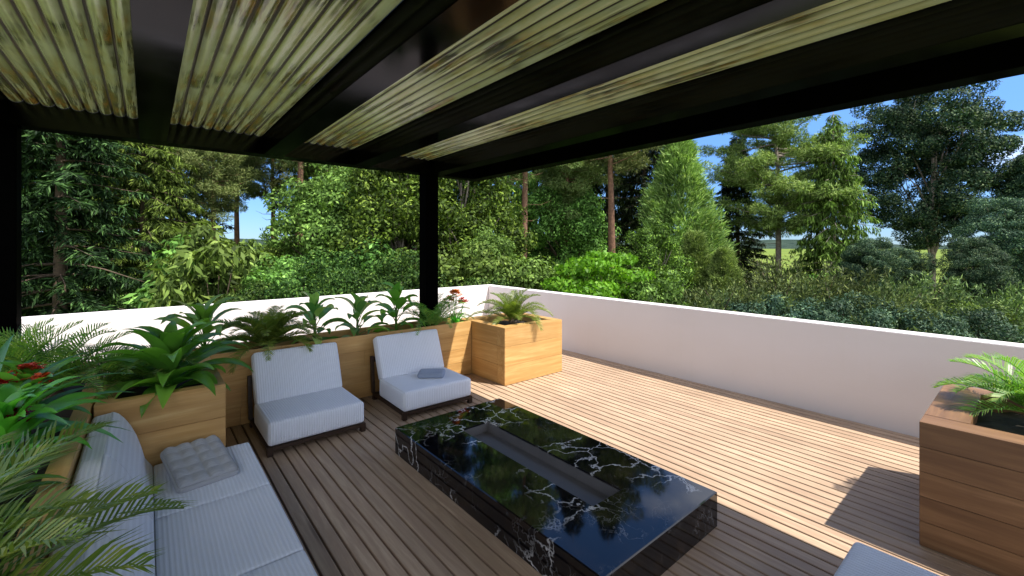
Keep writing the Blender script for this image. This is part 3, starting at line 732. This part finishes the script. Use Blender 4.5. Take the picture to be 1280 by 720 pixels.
kinds['cloud'] = broad(T('cloud_shrub', 'tufted grey green shrub in front of the tall lone pine', 'shrub', SG), 3.0, 1.9, 216, M['teal'], M['bark'], .02, 80, 330, .11, .4, (.28, .55), .75, .05, 8, 3)
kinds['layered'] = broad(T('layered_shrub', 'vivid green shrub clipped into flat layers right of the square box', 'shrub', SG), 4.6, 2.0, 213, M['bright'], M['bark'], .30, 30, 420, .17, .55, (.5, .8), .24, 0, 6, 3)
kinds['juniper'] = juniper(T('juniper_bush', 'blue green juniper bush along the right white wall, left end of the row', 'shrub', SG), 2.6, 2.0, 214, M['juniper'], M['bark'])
used = set()
def put(kind, px, d, scale, rz, label=None, zs=1.0):
    root = kinds[kind]; loc = tree_at(px, d)
    if kind not in used and label is None:
        used.add(kind); root.location = loc; root.rotation_euler.z = rz; root.scale = (scale, scale, scale*zs); return root
    return dup(root, loc, rz, (scale, scale, scale*zs), label)
# first of each kind, then the copies
put('spruceA', 74, 15.0, 1.0, .3); put('spruceB', 180, 19.5, 1.0, 1.2); put('pineA', 266, 26, .92, 2.0); put('bigleaf', 262, 14.5, 1.0, .4)
put('broadA', 425, 19.5, 1.0, .2); put('broadB', 500, 18.5, .95, 2.2); put('pineB', 765, 25, .95, .5); put('layered', 740, 15.0, 1.02, .9)
put('cypress', 848, 22, .98, .2); put('pineC', 974, 26.5, .84, 1.4); put('spruceC', 1042, 24, 1.08, .8); put('darkA', 1165, 26.5, .99, .6)
put('shrub', 395, 15.0, .95, .1); put('juniper', 900, 16.0, 1.2, .2); put('paleshrub', 350, 15.6, .9, .4)
put('spruceA', 14, 19, 1.15, 2.2, 'tall dark spruce partly behind the left post')
put('spruceA', 128, 22, 1.2, 4.0, 'tall dark spruce between and behind the first two spruces at left')
put('spruceA', 222, 30, 1.2, 1.0, 'dark spruce standing behind the airy pine at left', 1.2)
put('pineA', 342, 34, 1.0, 4.2, 'thin pine seen against the blue gap above the left chair', 1.15)
put('pineA', 296, 31, 1.0, 5.0, 'slender pine rising left of the blue gap above the left chair', 1.15)
put('spruceB', 395, 30, 1.0, 3.0, 'weeping spruce behind the pale leafed tree', 1.3)
put('pineB', 374, 28, 1.0, 3.6, 'pine with reddish trunk right of the blue gap above the left chair', 1.1)
put('spruceA', 470, 29, 1.15, 5.1, 'dark spruce towering behind the dumb canes', 1.3)
put('broadB', 352, 22, .5, 1.5, 'low round green tree under the blue gap above the left chair')
put('broadA', 470, 24, 1.2, 3.3, 'pale tree behind the mid green tree left of the post', 1.1)
put('broadB', 575, 19.5, 1.0, 4.4, 'mid green tree right behind the corner post')
put('spruceB', 622, 30, 1.25, .9, 'tall weeping spruce rising between the corner post and the red trunk pine', 1.35)
put('pineB', 655, 21.5, .86, 2.7, 'pale yellowish pine with a short visible trunk above the square box')
put('broadA', 608, 17, .62, 5.2, 'small pale bush tree above the cycad in the square box')
put('spruceA', 716, 33, 1.25, 3.9, 'dark spruce between the two red trunk pines', 1.35)
put('broadA', 706, 28, 1.1, .7, 'pale tree behind the vivid layered shrub')
put('pineA', 708, 27, .95, 1.1, 'thin pine close left of the straight red trunk')
put('spruceA', 806, 31, 1.1, 2.9, 'dark spruce just left of the fluffy cypress', 1.1)
put('broadB', 815, 18, .55, 2.6, 'low green tree in front of the fluffy cypress')
put('spruceA', 922, 31, .9, .1, 'dark low spruce between the cypress and the tall lone pine')
put('cypress', 884, 23, .62, 2.4, 'small light cypress at the right foot of the large one')
put('darkA', 1304, 23.5, .72, 2.4, 'dark tree cut by the right edge of the picture')
put('darkA', 1264, 18.5, .45, 4.4, 'low dark tree in front of the right edge tree')
put('spruceA', 560, 36, 1.4, 1.9, 'tall dark spruce far behind the corner post', 1.35)
put('spruceB', 520, 33, 1.3, 2.5, 'weeping spruce far behind, left of the corner post', 1.3)
put('spruceB', 668, 36, 1.4, .2, 'weeping spruce far behind the pale yellowish pine', 1.35)
put('spruceA', 760, 38, 1.5, 4.9, 'tallest dark spruce far behind the straight red trunk', 1.3)
put('spruceB', 60, 34, 1.3, 2.8, 'weeping spruce far behind the dark spruces at the left edge', 1.2)
put('spruceA', 165, 34, 1.5, .6, 'tall dark spruce far behind the light weeping spruce', 1.2)
put('spruceA', 420, 38, 1.5, 3.3, 'tall dark spruce far behind the pale leafed tree', 1.3)
put('spruceA', -50, 17, 1.0, 5.5, 'dark spruce outside the left post')
put('bigleaf', 230, 15.5, .92, 3.1, 'smaller big leafed shrub left of the tall one')
put('bigleaf', 300, 16.5, .9, 5.0, 'big leafed shrub on the right of the tall one')
put('shrub', 330, 14.2, .72, 2.0, 'dense bush behind the cycad of the left chair')
put('shrub', 440, 14.6, .82, 3.9, 'dense bush behind the pale dumb cane')
put('paleshrub', 470, 16.6, 1.05, 2.8, 'loose pale bush between two dense bushes above the right chair')
put('shrub', 500, 15.4, .95, 5.3, 'dense bush behind the tall dumb cane by the post')
put('paleshrub', 578, 16.0, 1.0, .9, 'loose pale bush behind the orange flowers')
put('shrub', 622, 14.8, .74, 2.9, 'dense bush above the corner of the white walls')
put('paleshrub', 662, 16.4, .9, 4.8, 'loose pale bush left of the vivid layered shrub')
put('shrub', 692, 14.6, .66, 1.1, 'low dense bush at the left foot of the vivid layered shrub')
put('shrub', 140, 16.5, .7, 1.3, 'shaded bush under the spruces at left')
put('paleshrub', 812, 15.4, .8, 3.4, 'loose pale bush right of the vivid layered shrub')
put('juniper', 858, 14.8, 1.15, 1.6, 'juniper bush between the pale bush and the first juniper of the right wall')
put('cypress', 905, 17.5, .43, 1.1, 'low light green conifer shrub rising from the juniper row near the cypress')
put('cypress', 868, 18.5, .50, 3.4, 'light green conifer shrub at the left foot of the cypress')
put('darkA', 1080, 18.5, .33, 1.9, 'low dark bush between two junipers left of the big tree')
put('darkA', 1122, 20.0, .30, 3.1, 'low dark bush left of the big dark tree trunk')
put('darkA', 1226, 17.0, .33, 5.0, 'low dark bush right of the big dark tree trunk')
put('paleshrub', 1030, 18.5, .72, 2.0, 'pale bush behind the junipers below the bright green spruce')
put('paleshrub', 1225, 14.4, .56, 3.0, 'pale bush at the right end of the juniper row')
JL = ['pale juniper bush below the tall lone pine', 'juniper bush below the bright green spruce', 'juniper bush left of the big dark tree trunk', 'juniper bush at the foot of the big dark tree', 'juniper bush right of the big dark tree trunk', 'juniper bush at the right edge above the pale cycad']
for i, (px, d, s_, r_) in enumerate([(952, 15.8, 1.12, 2.2), (1004, 17.4, 1.32, 3.7), (1062, 15.4, .98, 5.1), (1112, 17.2, 1.1, .9), (1186, 15.0, .84, 2.9), (1245, 15.6, 1.0, 4.2)]):
    put('juniper', px, d, s_*(1.12, 1.15, 1.3, 1.2, 1.2, 1.25)[i], r_, JL[i])
put('cloud', 975, 14.6, 1.0, .4)
CL = ['low tufted shrub left of the tall lone pine', 'tufted shrub below the bright green spruce, close to the wall', 'tufted shrub midway between the bright green spruce and the big dark tree', 'tufted shrub in front of the big dark tree, touching the wall line', 'tufted shrub just left of the pale cycad']
for i, (px, d, s_, r_) in enumerate([(922, 14.6, .92, 1.4), (1030, 14.4, .95, 2.9), (1085, 14.6, .98, 4.1), (1140, 14.2, .90, 5.2), (1208, 14.0, .86, 2.2)]):
    put('cloud', px, d, s_, r_, CL[i])

# ------------------------------------------------------------------ light, sky, camera
SUN = Vector((.27, -.578, 1.0)).normalized()
el = math.asin(SUN.z); rot = math.atan2(SUN.x, SUN.y)
ld = bpy.data.lights.new('sun', 'SUN'); ld.energy = 4.4; ld.angle = math.radians(.55); ld.color = (1, .94, .85)
lo = bpy.data.objects.new('sun', ld); C.objects.link(lo); lo.rotation_euler = SUN.to_track_quat('Z', 'Y').to_euler()
wd = bpy.data.worlds.new('World'); sc.world = wd; wd.use_nodes = True; nt = wd.node_tree; nt.nodes.clear()
def wn(t, ins=None, **kw):
    x = nt.nodes.new(t)
    for k, v in kw.items(): setattr(x, k, v)
    for k, v in (ins or {}).items():
        if isinstance(v, bpy.types.NodeSocket): nt.links.new(v, x.inputs[k])
        else: x.inputs[k].default_value = v
    return x
sky = wn('ShaderNodeTexSky', sky_type='NISHITA', sun_disc=False, sun_elevation=el, sun_rotation=rot, air_density=1.0, dust_density=.05, ozone_density=4.0, altitude=1500)
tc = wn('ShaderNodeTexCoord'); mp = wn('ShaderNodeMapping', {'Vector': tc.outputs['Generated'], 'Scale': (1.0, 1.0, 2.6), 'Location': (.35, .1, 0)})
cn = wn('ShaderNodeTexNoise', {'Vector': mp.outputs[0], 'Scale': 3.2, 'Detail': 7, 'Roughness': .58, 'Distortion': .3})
dt = wn('ShaderNodeVectorMath', {0: tc.outputs['Generated'], 1: (-.55, -.8, .25)}, operation='DOT_PRODUCT')  # extra unseen cloud added behind the camera, as fill light for the shade
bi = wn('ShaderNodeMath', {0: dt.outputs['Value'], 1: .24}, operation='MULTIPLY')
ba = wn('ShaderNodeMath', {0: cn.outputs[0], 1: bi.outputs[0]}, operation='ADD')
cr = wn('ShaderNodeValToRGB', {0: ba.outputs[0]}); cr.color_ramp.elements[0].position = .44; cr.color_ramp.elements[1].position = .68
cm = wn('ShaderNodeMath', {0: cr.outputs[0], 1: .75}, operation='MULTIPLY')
hs = wn('ShaderNodeHueSaturation', {'Saturation': 1.08, 'Value': 1.0, 'Color': sky.outputs[0]})
tn = wn('ShaderNodeMix', {0: 1.0, 6: hs.outputs[0], 7: (.80, .89, 1.0, 1)}, data_type='RGBA', blend_type='MULTIPLY')
sz = wn('ShaderNodeSeparateXYZ', {0: tc.outputs['Generated']})
gr = wn('ShaderNodeValToRGB', {0: sz.outputs[2]}); ge = gr.color_ramp.elements
ge[0].position = 0.0; ge[0].color = (.30, .36, .47, 1); ge[1].position = .42; ge[1].color = (1, 1, 1, 1)
g2 = wn('ShaderNodeMix', {0: 1.0, 6: tn.outputs[2], 7: gr.outputs[0]}, data_type='RGBA', blend_type='MULTIPLY')
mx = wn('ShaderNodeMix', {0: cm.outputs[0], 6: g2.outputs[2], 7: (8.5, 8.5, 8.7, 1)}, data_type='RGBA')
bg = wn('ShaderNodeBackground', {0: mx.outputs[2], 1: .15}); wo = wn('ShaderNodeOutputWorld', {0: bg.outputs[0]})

cd = bpy.data.cameras.new('camera'); co = bpy.data.objects.new('camera', cd); C.objects.link(co); sc.camera = co
co.location = (0, 0, S); co.rotation_euler = (PI/2, 0, -YAW); cd.sensor_width = 36; cd.lens = F_PX/1280*36; cd.shift_y = (HZ-360)/1280
cd.clip_start = .05; cd.clip_end = 9000
sc.view_settings.view_transform = 'Standard'; sc.view_settings.look = 'None'; sc.view_settings.gamma = 1; sc.view_settings.exposure = 1.05
sc.cycles.max_bounces = 8; sc.cycles.diffuse_bounces = 4; sc.cycles.glossy_bounces = 4; sc.cycles.transmission_bounces = 4
